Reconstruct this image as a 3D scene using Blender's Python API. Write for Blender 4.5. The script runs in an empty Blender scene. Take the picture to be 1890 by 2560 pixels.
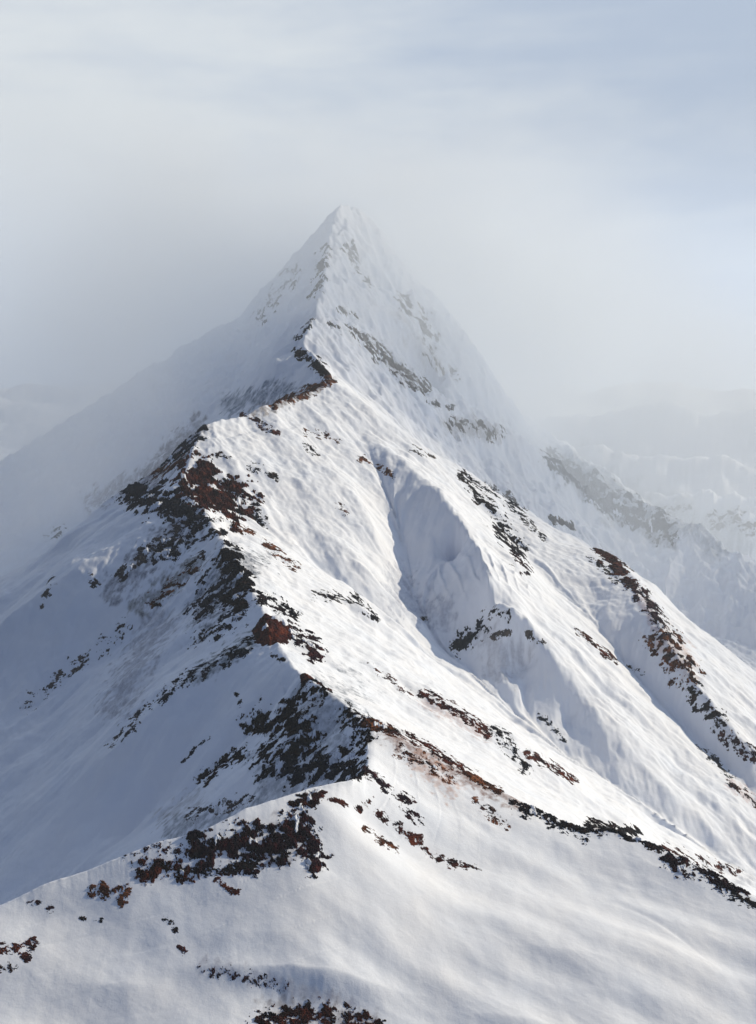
import bpy, math
import numpy as np
from mathutils import Vector

# ---------------------------------------------------------------- camera / sky / sun / exposure
sc = bpy.context.scene
F = 2400.0                      # focal length in layout units (picture 1652 x 2238)
TH = math.atan(319.0 / F)       # camera pitch below the horizon
cam = bpy.data.cameras.new("camera"); camo = bpy.data.objects.new("camera", cam)
sc.collection.objects.link(camo); sc.camera = camo
cam.sensor_fit = 'VERTICAL'; cam.sensor_height = 24.0
cam.lens = 24.0 * F / 2238.0
cam.clip_start = 1.0; cam.clip_end = 60000.0
camo.location = (0, 0, 0)
camo.rotation_euler = (math.pi / 2 - TH, 0, 0)

SUN_EL = math.radians(28.0)
SUN_AZ = math.radians(20.0)     # from +X turned towards +Y
sd = Vector((math.cos(SUN_EL) * math.cos(SUN_AZ), math.cos(SUN_EL) * math.sin(SUN_AZ), math.sin(SUN_EL)))
sun = bpy.data.lights.new("sun", 'SUN'); sun.energy = 4.0; sun.angle = math.radians(0.6)
sun.color = (1.0, 0.86, 0.62)
suno = bpy.data.objects.new("sun", sun); sc.collection.objects.link(suno)
suno.rotation_euler = sd.to_track_quat('Z', 'Y').to_euler(); suno.location = (300, 60, 400)
sc.view_settings.view_transform = 'Standard'; sc.view_settings.look = 'None'
sc.view_settings.exposure = -0.09; sc.view_settings.gamma = 1.0

sc.cycles.volume_bounces = 16; sc.cycles.max_bounces = 20; sc.cycles.volume_step_rate = 1.0; sc.cycles.volume_max_steps = 256
world = bpy.data.worlds.new("World"); sc.world = world; world.use_nodes = True
def build_world():
    nt = world.node_tree; N = nt.nodes; L = nt.links; N.clear()
    out = N.new('ShaderNodeOutputWorld'); bg = N.new('ShaderNodeBackground'); bg.inputs[1].default_value = 0.1
    L.new(bg.outputs[0], out.inputs[0])
    sky = N.new('ShaderNodeTexSky'); sky.sky_type = 'NISHITA'; sky.sun_disc = False
    sky.sun_elevation = SUN_EL; sky.sun_rotation = math.pi / 2 - SUN_AZ; sky.altitude = 2500
    sky.air_density = 1.0; sky.dust_density = 0.6
    tc = N.new('ShaderNodeTexCoord')
    def mapr(v, a, b, c=0.0, d=1.0):
        m = N.new('ShaderNodeMapRange'); m.interpolation_type = 'SMOOTHSTEP'
        L.new(v, m.inputs[0]); m.inputs[1].default_value = a; m.inputs[2].default_value = b
        m.inputs[3].default_value = c; m.inputs[4].default_value = d; return m.outputs[0]
    def math_(op, a, b):
        m = N.new('ShaderNodeMath'); m.operation = op
        for i, x in enumerate((a, b)):
            if isinstance(x, (int, float)): m.inputs[i].default_value = x
            else: L.new(x, m.inputs[i])
        return m.outputs[0]
    def noise(scale, vec_scale, detail=5, dist=0.0, off=0.0):
        mp = N.new('ShaderNodeMapping'); mp.inputs['Scale'].default_value = vec_scale
        mp.inputs['Location'].default_value = (off, off, off)
        L.new(tc.outputs['Generated'], mp.inputs[0])
        n = N.new('ShaderNodeTexNoise'); n.inputs['Scale'].default_value = scale; n.inputs['Detail'].default_value = detail
        n.inputs['Roughness'].default_value = 0.55; n.inputs['Distortion'].default_value = dist
        L.new(mp.outputs[0], n.inputs[0]); return n.outputs[0]
    def mix(fac, a, b):
        m = N.new('ShaderNodeMix'); m.data_type = 'RGBA'
        L.new(fac, m.inputs[0])
        for i, x in ((6, a), (7, b)):
            if isinstance(x, tuple): m.inputs[i].default_value = (*x, 1)
            else: L.new(x, m.inputs[i])
        return m.outputs[2]
    sep = N.new('ShaderNodeSeparateXYZ'); L.new(tc.outputs['Generated'], sep.inputs[0])
    X, Y, Z = sep.outputs
    streak = noise(2.2, (1, 1, 5.5), 6, 0.4)
    fine = noise(9.0, (1, 1, 3.0), 6, 0.2, 3.1)
    n = math_('ADD', math_('MULTIPLY', streak, 0.7), math_('MULTIPLY', fine, 0.3))
    # cloud layer colours (strength is 0.1, so values are ten times the radiance)
    pale = (7.6, 8.1, 8.5); blue = (4.9, 5.8, 7.2); mid = (8.1, 9.5, 11.6)
    # bluish cloud towards the upper right and the very top, pale cloud to the left
    t = math_('ADD', math_('MULTIPLY', X, 0.8), math_('MULTIPLY', Z, 2.0))
    t = math_('ADD', t, math_('MULTIPLY', math_('SUBTRACT', n, 0.5), 1.5))
    cloud = mix(mapr(t, 0.14, 0.80), pale, blue)
    cloud = mix(mapr(Z, 0.22, -0.02), cloud, mid)
    # behind the viewer and overhead the cloud thins out to blue sky
    open_ = mapr(math_('ADD', math_('ADD', Y, math_('MULTIPLY', X, 0.55)), math_('MULTIPLY', Z, -0.3)), -0.48, 0.18, 1.0, 0.0)
    dk = N.new('ShaderNodeVectorMath'); dk.operation = 'SCALE'; L.new(sky.outputs[0], dk.inputs[0]); dk.inputs['Scale'].default_value = 0.33
    tn = N.new('ShaderNodeVectorMath'); tn.operation = 'MULTIPLY'; L.new(dk.outputs[0], tn.inputs[0]); tn.inputs[1].default_value = (0.72, 0.98, 1.5)
    col = mix(math_('MULTIPLY', open_, 0.94), cloud, tn.outputs[0])
    L.new(col, bg.inputs[0])
build_world()

# ---------------------------------------------------------------- layout helpers
CT, ST = math.cos(TH), math.sin(TH)
def ray(u, v):
    xc = (np.asarray(u, float) - 826) / F; yc = -(np.asarray(v, float) - 1119) / F
    y = CT + yc * ST; z = -ST + yc * CT
    return xc / y, z / y                      # x and z per metre of y
def P3(u, v, D):
    a, b = ray(u, v); return np.array([a * D, D, b * D])
def project(x, y, z):
    d = y * CT - z * ST; up = y * ST + z * CT
    return 826 + F * x / d, 1119 - F * up / d
def resample(pts, step):
    pts = np.asarray(pts, float); out = []
    for a, b in zip(pts[:-1], pts[1:]):
        n = max(1, int(np.linalg.norm((b - a)[:2]) / step))
        for k in range(n): out.append(a + (b - a) * k / n)
    out.append(pts[-1]); return np.array(out)

rng = np.random.RandomState(7)
GA = rng.rand(256, 256) * 2 * np.pi
GX, GY = np.cos(GA), np.sin(GA)
def perlin(x, y):
    xi = np.floor(x).astype(np.int64); yi = np.floor(y).astype(np.int64)
    fx = x - xi; fy = y - yi
    x0 = xi & 255; x1 = (xi + 1) & 255; y0 = yi & 255; y1 = (yi + 1) & 255
    a = GX[x0, y0] * fx + GY[x0, y0] * fy
    b = GX[x1, y0] * (fx - 1) + GY[x1, y0] * fy
    c = GX[x0, y1] * fx + GY[x0, y1] * (fy - 1)
    d = GX[x1, y1] * (fx - 1) + GY[x1, y1] * (fy - 1)
    u = fx * fx * fx * (fx * (fx * 6 - 15) + 10); v = fy * fy * fy * (fy * (fy * 6 - 15) + 10)
    return ((a * (1 - u) + b * u) * (1 - v) + (c * (1 - u) + d * u) * v) * 1.5
def fbm(x, y, oct=4, gain=0.5):
    s = 0; a = 1.0; t = 0
    for k in range(oct):
        s = s + a * perlin(x * 2 ** k + 17.3 * k, y * 2 ** k - 9.1 * k); t += a; a *= gain
    return s / t

class Grid:
    def __init__(s, x0, x1, y0, y1, h):
        s.x0, s.y0, s.h = x0, y0, h
        s.nx = int((x1 - x0) / h) + 1; s.ny = int((y1 - y0) / h) + 1
        s.X, s.Y = np.meshgrid(x0 + np.arange(s.nx) * h, y0 + np.arange(s.ny) * h)
    def sample(s, A, x, y):
        fx = np.clip((x - s.x0) / s.h, 0, s.nx - 1.001); fy = np.clip((y - s.y0) / s.h, 0, s.ny - 1.001)
        i = fx.astype(int); j = fy.astype(int); fx = fx - i; fy = fy - j
        return (A[j, i] * (1 - fx) + A[j, i + 1] * fx) * (1 - fy) + (A[j + 1, i] * (1 - fx) + A[j + 1, i + 1] * fx) * fy

def blur(A, n):
    for _ in range(n):
        B = np.pad(A, 1, 'edge')
        A = (B[:-2, 1:-1] + B[2:, 1:-1] + B[1:-1, :-2] + B[1:-1, 2:] + 4 * A) / 8
    return A
def solve(g, lines, decay=0.0, base=0.0):
    """membrane through the given 3-D lines (x, y, value), coarse to fine"""
    pts = np.vstack([resample(l, g.h * 0.5) for l in lines])
    A = None
    for lev in (16, 8, 4, 2, 1):
        nx = (g.nx - 1) // lev + 1; ny = (g.ny - 1) // lev + 1
        fix = np.zeros((ny, nx)); cnt = np.zeros((ny, nx))
        i = np.clip(np.round((pts[:, 0] - g.x0) / g.h / lev).astype(int), 0, nx - 1)
        j = np.clip(np.round((pts[:, 1] - g.y0) / g.h / lev).astype(int), 0, ny - 1)
        np.add.at(fix, (j, i), pts[:, 2]); np.add.at(cnt, (j, i), 1)
        m = cnt > 0; fv = np.where(m, fix / np.maximum(cnt, 1), 0)
        if A is None: A = np.full((ny, nx), base if decay else pts[:, 2].mean())
        else:
            jj = np.minimum(np.arange(ny) * A.shape[0] // ny, A.shape[0] - 1)
            ii = np.minimum(np.arange(nx) * A.shape[1] // nx, A.shape[1] - 1)
            A = A[jj][:, ii]
        A = np.where(m, fv, A)
        dk = decay * lev * lev
        for _ in range(400 if lev > 2 else 160):
            B = np.pad(A, 1, 'edge')
            A = (B[:-2, 1:-1] + B[2:, 1:-1] + B[1:-1, :-2] + B[1:-1, 2:] + dk * base) / (4 + dk)
            A = np.where(m, fv, A)
    out = np.zeros((g.ny, g.nx)); out[:A.shape[0], :A.shape[1]] = A
    if A.shape[0] < g.ny: out[A.shape[0]:, :A.shape[1]] = A[-1]
    if A.shape[1] < g.nx: out[:, A.shape[1]:] = out[:, A.shape[1] - 1:A.shape[1]]
    return out

# ---------------------------------------------------------------- the main ridge
crest_uvD = [(790, 470, 1440), (745, 464, 1400), (722, 520, 1340), (712, 580, 1270), (706, 640, 1200), (690, 690, 1140),
             (662, 745, 1085), (690, 785, 1045), (716, 826, 1005), (690, 850, 980), (600, 885, 930), (520, 905, 895), (440, 930, 862), (425, 975, 830), (410, 1018, 800),
             (392, 1062, 762), (440, 1108, 720), (470, 1160, 690), (505, 1205, 655), (545, 1285, 605), (575, 1340, 570),
             (600, 1400, 540), (640, 1462, 505), (715, 1512, 470), (800, 1568, 440)]
crest = np.array([P3(*c) for c in crest_uvD])
crestS = resample(crest, 6.0)
G = Grid(-950, 1150, 300, 2450, 3.2)
def side_of(X, Y):
    """positive to the right of the crest line (crest runs towards the viewer)"""
    xc = np.interp(Y, crest[::-1, 1], crest[::-1, 0]); return X - xc
def main_surface(g):
    right = side_of(g.X, g.Y) > 0
    Z = np.full(g.X.shape, -1e9)
    for p in crestS:
        d = np.hypot(g.X - p[0], g.Y - p[1])
        k = np.clip((p[1] - 960) / 220, 0, 1)
        sr = 0.60 + 0.62 * k
        fr = sr * d
        sl = 0.78 + 0.32 * k; fl = np.where(d < 120, sl * d, sl * 120 + 0.62 * (d - 120))
        Z = np.maximum(Z, p[2] - np.where(right, fr, fl))
    return Z
ZM = main_surface(G)

def cast(u, v, gz, off, g, d0, d1, step=2.0):
    a, b = ray(u, v); D = np.arange(d0, d1, step)
    t = g.sample(gz, a * D, D) + off
    below = b * D <= t
    if not below.any(): return None
    D = D[np.argmax(below)]
    return np.array([a * D, D, b * D])

far_ridges = [np.array([P3(*c) for c in l]) for l in (
    [(1120, 905, 1560), (1200, 965, 1490), (1250, 1005, 1450), (1350, 1080, 1390), (1480, 1150, 1330), (1600, 1215, 1280), (1800, 1290, 1200)],
    [(1080, 930, 2350), (1200, 905, 2300), (1320, 910, 2250), (1450, 885, 2200), (1560, 905, 2150), (1700, 880, 2100)],
    [(1200, 985, 1950), (1300, 970, 1900), (1400, 1000, 1850), (1520, 990, 1800), (1652, 1025, 1750), (1850, 1050, 1650)],
    [(1380, 1080, 1650), (1500, 1070, 1600), (1652, 1100, 1540), (1850, 1150, 1450)])]
ZR = np.full(G.X.shape, -1e9)
for rl in far_ridges:
    for p in resample(rl, 8.0): ZR = np.maximum(ZR, p[2] - 0.72 * np.hypot(G.X - p[0], G.Y - p[1]))
# ribs (+) and gullies (-) on the flanks, each point: layout position and height off the mean flank
ribs = [
    [(790, 940, 0), (870, 1000, 12), (940, 1058, 22), (988, 1110, 30), (1045, 1200, 38), (1075, 1288, 40), (1150, 1350, 34), (1200, 1430, 20), (1300, 1560, 9), (1450, 1720, 6), (1560, 1815, 3)],
    [(796, 985, -4), (845, 1085, -14), (880, 1200, -26), (880, 1290, -34), (950, 1400, -36), (1050, 1490, -24), (1200, 1620, -14), (1350, 1740, -11), (1500, 1835, -9), (1640, 1900, -8)],
    [(980, 1000, 4), (1100, 1045, 9), (1210, 1125, 17), (1310, 1195, 22), (1382, 1278, 24), (1450, 1390, 22), (1530, 1510, 16), (1650, 1650, 12)],
    [(1000, 1050, -4), (1100, 1165, -10), (1200, 1275, -13), (1330, 1410, -12), (1450, 1540, -10), (1640, 1745, -8)],
    [(860, 822, 3), (960, 885, 8), (1100, 955, 12), (1200, 1008, 15), (1290, 1090, 18), (1400, 1155, 18), (1520, 1205, 14), (1650, 1285, 12)],
    [(1000, 965, -2), (1150, 1060, -8), (1300, 1165, -12), (1400, 1250, -18), (1500, 1370, -20), (1640, 1500, -18)],
    [(700, 1270, 4), (800, 1345, 7)],
    [(900, 1175, -14), (950, 1178, 0), (1000, 1165, 18), (1030, 1172, 34)],
    [(965, 1405, -32), (1030, 1380, -12), (1090, 1350, 14), (1150, 1348, 34)],
    [(1010, 1280, -26), (985, 1235, -16), (1000, 1190, 4)],
    [(1120, 1490, -17), (1150, 1450, -4), (1190, 1430, 18)],
    [(1235, 1580, -10), (1280, 1550, 4)],
    [(700, 1000, 3), (780, 1080, 5), (820, 1160, 3)], [(640, 1050, 3), (740, 1180, 5), (800, 1260, 2)],
    [(830, 1465, 4), (950, 1515, 8), (1100, 1610, 9), (1250, 1690, 8)],
    [(780, 640, 10), (880, 720, 14), (1000, 850, 8)],
    [(840, 600, -14), (930, 720, -14), (1040, 860, -10)],
    [(900, 640, 12), (1000, 730, 14), (1090, 840, 10)],
    # left flank
    [(385, 1110, 4), (300, 1160, 14), (200, 1222, 21), (100, 1290, 25), (0, 1362, 25)],
    [(480, 1185, -2), (420, 1270, -5), (320, 1370, -6), (170, 1480, -6), (0, 1600, -6)],
    [(585, 1415, 3), (500, 1440, 9), (430, 1475, 12), (350, 1550, 13), (230, 1660, 11), (100, 1760, 7)],
    [(640, 1500, -3), (560, 1590, -7), (440, 1700, -9), (250, 1840, -9)],
    [(360, 1062, -6), (250, 1105, -14), (100, 1170, -19), (0, 1215, -20)],
    [(600, 800, 8), (500, 860, 10), (350, 920, 8), (150, 1000, 8)],
]
for q in (0, 1, 7, 8, 9, 10, 11): ribs[q] = [(u, v, 0.72 * o) for u, v, o in ribs[q]]
lines = [np.column_stack([crest[:, 0], crest[:, 1], np.zeros(len(crest))])]
for r in ribs:
    pts = []
    for (u, v, o) in r:
        p = cast(u, v, ZM, o, G, 450, 2200)
        if p is not None: pts.append((p[0], p[1], o))
    if len(pts) > 1: lines.append(np.array(pts))
# beyond the silhouette rib the ground falls away
sil = lines[5]    # the silhouette rib
lines.append(np.column_stack([sil[:, 0] + 25, sil[:, 1] + 75, np.full(len(sil), -35.0)]))
OFF = solve(G, lines, decay=0.0004)
ZM0 = ZM; ZM = ZM + blur(OFF, 2)

# ---------------------------------------------------------------- the near ridge and snowfield
near_uvD = [(-560, 2120, 300), (-200, 2030, 318), (0, 1978, 330), (110, 1925, 336), (200, 1893, 340), (340, 1836, 346), (450, 1808, 350), (540, 1765, 358), (610, 1748, 364),
            (690, 1722, 372), (770, 1700, 380), (797, 1690, 390), (803, 1640, 415), (808, 1580, 438), (870, 1602, 436), (960, 1652, 430), (1060, 1708, 422), (1140, 1752, 416), (1240, 1800, 408), (1340, 1812, 404),
            (1440, 1850, 396), (1560, 1905, 384), (1652, 1958, 374), (1900, 2060, 350), (2300, 2200, 330)]
near = np.array([P3(*c) for c in near_uvD])
GN = Grid(-300, 300, 60, 520, 1.0)
front_lines = [near,
    np.array([P3(*c) for c in [(60, 2010, 327), (200, 1990, 329), (290, 1955, 332), (400, 1925, 336), (500, 1925, 336), (600, 1895, 342), (690, 1885, 344)]]),
    np.array([P3(*c) for c in [(-500, 2238, 291), (0, 2238, 293), (400, 2238, 297), (826, 2238, 302), (1240, 2238, 309), (1652, 2238, 318), (2200, 2300, 310)]]),
    np.array([P3(*c) for c in [(700, 1900, 345), (900, 1960, 345), (1150, 2010, 346), (1500, 2110, 336)]]),
    np.array([P3(*c) for c in [(780, 1790, 372), (920, 1860, 372), (1080, 1890, 376), (1300, 1960, 372), (1500, 2000, 364)]]),
    np.array([P3(*c) for c in [(840, 1640, 421), (900, 1700, 408), (1000, 1780, 398), (1160, 1850, 390), (1400, 1915, 384)]]),
    np.array([(-300, 150, -235), (0, 150, -240), (300, 150, -250)]), np.array([(-300, 60, -270), (300, 60, -280)]),
]
ZN = blur(solve(GN, front_lines), 24)
yt = np.interp(GN.X[0], near[:, 0], near[:, 1])
behind = GN.Y > yt[None, :]
bk = np.full(GN.X.shape, -1e9)
for p in resample(near, 0.6):
    bk = np.maximum(bk, p[2] - 0.95 * np.hypot(GN.X - p[0], GN.Y - p[1]))
ZB_ = bk

def base_height(x, y):
    zm = G.sample(ZM, x, y)
    # valley floor and low far hills
    hills = 95 * np.clip(fbm(x / 700 + 3.2, y / 900 + 1.7, 4) + 0.25, 0, 1) + 70 * np.exp(-((x - 900) / 500) ** 2 - ((y - 2300) / 420) ** 2)
    far = np.clip((y - 2500) / 3000, 0, 1)
    hills = hills + 260 * far * np.clip(0.35 + fbm(x / 1500 + 8.2, y / 1300 - 4.7, 4), 0, 1.2)
    fl = np.maximum(-345 + hills, G.sample(ZR, x, y) + 14 * fbm(x / 60, y / 60 + 9, 4))
    wb = np.clip((y - np.interp(x, near[:, 0], near[:, 1])) / 3.0 + 0.5, 0, 1); wb = wb * wb * (3 - 2 * wb)
    zn = np.where((np.abs(x) < 299) & (y < 515), GN.sample(ZN, x, y) * (1 - wb) + GN.sample(ZB_, x, y) * wb, -1e9)
    k = 18.0
    a = np.maximum(zm, fl); z = a + k * np.log1p(np.exp(-np.abs(zm - fl) / k))
    k = 1.2
    b = np.maximum(z, zn); z = b + k * np.log1p(np.exp(-np.minimum(np.abs(z - zn) / k, 50)))
    return z

# ---------------------------------------------------------------- terrain mesh: denser near, coarser far
NA, NR = 1250, 1700
TA0, TA1 = math.radians(-33), math.radians(33)
LR0, LR1 = math.log(150.0), math.log(9000.0)
# radial rows: fine until 1500 m
lr = np.concatenate([np.linspace(LR0, math.log(250), 80, endpoint=False), np.linspace(math.log(250), math.log(1500), 1320, endpoint=False),
                     np.linspace(math.log(1500), LR1, 300)])
NR = len(lr)
ta = np.linspace(TA0, TA1, NA)
TT, RR = np.meshgrid(ta, np.exp(lr))
VX = np.sin(TT) * RR; VY = np.cos(TT) * RR
# wind and gravity streaks: noise drawn out along the fall line
GB = Grid(-1500, 1500, 100, 3500, 5.0)
ZB = blur(base_height(GB.X, GB.Y), 4)
gy, gx = np.gradient(ZB, GB.h)
GF = Grid(-300, 300, 60, 520, 2.0)
ZF = blur(base_height(GF.X, GF.Y), 24); fy_, fx_ = np.gradient(ZF, GF.h)
def grad(x, y):
    nearm = (np.abs(x) < 290) & (y < 480)
    a = np.where(nearm, GF.sample(fx_, x, y), GB.sample(gx, x, y)); b = np.where(nearm, GF.sample(fy_, x, y), GB.sample(gy, x, y))
    n = np.hypot(a, b) + 1e-4; return a / (n + 0.1), b / (n + 0.1), n
def streaks(x, y, wl, length, steps=9, seed=0.0):
    s = 0; px, py = x.copy(), y.copy(); h = length / steps
    for k in range(steps):
        s = s + perlin(px / wl + seed, py / wl - seed)
        a, b, _ = grad(px, py); px = px + a * h; py = py + b * h
    return s / math.sqrt(steps) * 0.9
VZ = base_height(VX, VY)
# exact crest line (the ridge grid is too coarse for its edge)
cj, ci = np.nonzero((np.abs(side_of(VX, VY)) < 40) & (VY > 452) & (VY < 1440))
ex_, ey_ = VX[cj, ci], VY[cj, ci]; bd = np.full(ex_.shape, 1e9); bz = np.zeros(ex_.shape)
for k in range(len(crest) - 1):
    a_, b_ = crest[k], crest[k + 1]; d2 = (b_ - a_)[:2]; L2 = (d2 ** 2).sum()
    q = np.clip(((ex_ - a_[0]) * d2[0] + (ey_ - a_[1]) * d2[1]) / L2, 0, 1); dd = np.hypot(ex_ - a_[0] - q * d2[0], ey_ - a_[1] - q * d2[1])
    m_ = dd < bd; bd = np.where(m_, dd, bd); bz = np.where(m_, a_[2] + q * (b_ - a_)[2], bz)
kk = np.clip((ey_ - 960) / 220, 0, 1)
exz = bz - np.where(side_of(ex_, ey_) > 0, 0.60 + 0.62 * kk, 0.78 + 0.32 * kk) * np.sqrt(bd ** 2 + 1.0)
wq = np.clip((11 - bd) / 6, 0, 1)
VZ[cj, ci] += wq * (np.maximum(exz - G.sample(ZM0, ex_, ey_), -4))
_, _, SL = grad(VX, VY)
slope = np.clip(SL / 0.6, 0.15, 1.2)
farf = np.clip(RR / 400, 1, 4)
sA = streaks(VX, VY, 26.0, 90.0, 8, 3.3)
sB = streaks(VX, VY, 9.0, 34.0, 7, 11.7)
sC = streaks(VX, VY, 3.0, 13.0, 6, 29.1)
f1 = fbm(VX / 60, VY / 60, 5); f2 = fbm(VX / 7 + 40, VY / 7, 4)
nearw = np.clip((VY - 300) / 500, 0.0, 1.0) * 0.65 + 0.35
patchy = 0.35 + 1.3 * np.clip(fbm(VX / 130 + 5, VY / 130, 3) + 0.4, 0, 1)
VZ = VZ + slope * (patchy * (3.0 * nearw * sA + 0.75 * nearw * sB * np.clip(farf, 1, 1.6)) + 0.16 * sC * np.clip(farf, 1, 2.0) * np.clip((VY - 380) / 80, 0.12, 1)) + 5.0 * nearw * f1 + 0.45 * f2 * nearw * np.clip((VY - 330) / 120, 0.15, 1)
# rough snow edge along the crests, and wind slabs with small steps
DC = np.full(G.X.shape, 1e9)
for p in crestS: DC = np.minimum(DC, np.hypot(G.X - p[0], G.Y - p[1]))
for p in resample(near, 3.0): DC = np.minimum(DC, np.hypot(G.X - p[0], G.Y - p[1]))
dcv = G.sample(DC, VX, VY); sc_ = np.clip(VY / 900, 0.35, 1.6)
VZ = VZ + np.exp(-(dcv / (14 * sc_)) ** 2) * (2.6 * sc_ * np.clip((VY - 360) / 300, 0.25, 1) * fbm(VX / (13 * sc_) + 60, VY / (13 * sc_), 4, 0.6)) 
px_, py_, _ = grad(VX, VY)
wx = VX + 6 * fbm(VX / 25, VY / 25 + 70, 3); wy = VY + 6 * fbm(VX / 25 + 70, VY / 25, 3)
front = np.clip((np.interp(VX, near[:, 0], near[:, 1]) - VY) / 12, 0, 1)      # snowfield before the near ridge
slab = np.tanh(6 * 0.6 * fbm(wx / 16 + 31, wy / 16, 4, 0.6)) * (1 - 0.75 * front)
# wind drifts drawn out across the near snowfield
da, db = 0.92, -0.39
al = VX * da + VY * db; ac = -VX * db + VY * da; ac = ac + 3 * fbm(VX / 40, VY / 40 + 5, 3)
VZ = VZ + front * (1.5 * perlin(al / 90 + 3, ac / 15 + 7.7) + 0.30 * patchy * fbm(al / 45, ac / 9 + 20, 4, 0.5) + 0.03 * fbm(al / 8, ac / 1.6, 3))
VZ = VZ + slab * 0.19 * sc_ * patchy + 0.10 * sc_ * (1 - 0.7 * front) * np.tanh(6 * fbm(wx / 4.5 + 11, wy / 4.5, 4, 0.6))
# broken rock ribs under the snow of the summit, and knobbly ground on the flanks
rid = 1 - np.abs(fbm(VX / 75 + 13, VY / 75 + 2, 5, 0.55)) * 2.2
rid2 = 1 - np.abs(fbm(VX / 34 + 3, VY / 34 + 22, 4, 0.6)) * 2.2
pk = np.clip((VY - 1000) / 250, 0, 1) * np.clip((1650 - VY) / 100, 0, 1)
VZ = VZ + pk * (15 * rid + 7 * rid2 - 8) + (1 - pk) * np.clip((VY - 440) / 120, 0, 1) * (2.4 * rid + 0.9 * rid2 - 1.2 + 1.6 * sA * np.clip(-side_of(VX, VY) / 60, 0, 1))
# low asymmetric drifts on the near snowfield, steep on their lower left side
for pts_, D_, A_ in (([(300, 2040), (560, 2125), (720, 2185), (1000, 2290)], 312, 4.2), ([(1150, 2040), (1330, 2095), (1500, 2175), (1600, 2260)], 322, 1.0),
                     ([(850, 2110), (1080, 2170), (1330, 2250)], 308, 1.5), ([(100, 2060), (260, 2110), (420, 2190)], 306, 1.3), ([(300, 1990), (520, 2040), (760, 2060)], 322, 0.9),
                     ([(1000, 1960), (1250, 2010), (1420, 2080)], 335, 1.0)):
    w3 = np.array([P3(u, v, D_) for u, v in pts_]); w3 = w3[:, :2]
    # keep the drift on the ground actually seen there
    best = np.full(VX.shape, 1e9); sgn = np.zeros(VX.shape); tpar = np.zeros(VX.shape)
    for k in range(len(w3) - 1):
        d2 = w3[k + 1] - w3[k]; L2 = (d2 ** 2).sum(); q = np.clip(((VX - w3[k, 0]) * d2[0] + (VY - w3[k, 1]) * d2[1]) / L2, 0, 1)
        ex = VX - w3[k, 0] - q * d2[0]; ey = VY - w3[k, 1] - q * d2[1]; dd = np.hypot(ex, ey); m_ = dd < best
        best = np.where(m_, dd, best); sgn = np.where(m_, np.sign(d2[0] * ey - d2[1] * ex), sgn); tpar = np.where(m_, (k + q) / (len(w3) - 1), tpar)
    dx_ = w3[-1] - w3[0]; tax = ((VX - w3[0, 0]) * dx_[0] + (VY - w3[0, 1]) * dx_[1]) / (dx_ ** 2).sum()
    sd_ = best * sgn + 0.8 * fbm(VX / 9, VY / 9, 3)
    VZ = VZ + front * A_ * np.where(sd_ > 0, np.exp(-np.abs(sd_) / 11), np.exp(-(sd_ / 4.2) ** 2)) * np.sin(np.pi * np.clip(tax, 0, 1)) ** 2
far2 = np.clip((RR - 1700) / 800, 0, 1)
VZ = VZ + far2 * (30 * fbm(VX / 240, VY / 240, 6))

def terr(t, l, A):
    """sample a terrain array at angle t and log radius l"""
    fi = np.clip((t - TA0) / (TA1 - TA0) * (NA - 1), 0, NA - 1.001)
    fj = np.clip(np.interp(l, lr, np.arange(NR)), 0, NR - 1.001)
    i = fi.astype(int); j = fj.astype(int); fi = fi - i; fj = fj - j
    return (A[j, i] * (1 - fi) + A[j, i + 1] * fi) * (1 - fj) + (A[j + 1, i] * (1 - fi) + A[j + 1, i + 1] * fi) * fj
def hit(u, v, rmin=260.0):
    """first terrain point seen along a layout direction"""
    a, b = ray(u, v); t = math.atan(a)
    R = np.exp(np.linspace(math.log(rmin), math.log(6000), 4000))
    z = terr(np.full(R.shape, t), np.log(R), VZ); zr = b * np.cos(t) * R
    bl = zr <= z
    if not bl.any(): return None
    r = R[np.argmax(bl)]; return np.array([math.sin(t) * r, math.cos(t) * r, b * math.cos(t) * r])

PU, PV = project(VX, VY, VZ)
def seg_dist(U, V, pts, widths=None):
    best = np.full(U.shape, 1e9); par = np.zeros(U.shape)
    n = len(pts) - 1
    for k in range(n):
        (ax, ay), (bx, by) = pts[k], pts[k + 1]
        dx, dy = bx - ax, by - ay; L2 = dx * dx + dy * dy + 1e-9
        s = np.clip(((U - ax) * dx + (V - ay) * dy) / L2, 0, 1)
        d = np.hypot(U - ax - s * dx, V - ay - s * dy)
        m = d < best; best = np.where(m, d, best); par = np.where(m, (k + s) / n, par)
    return best, par

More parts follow.
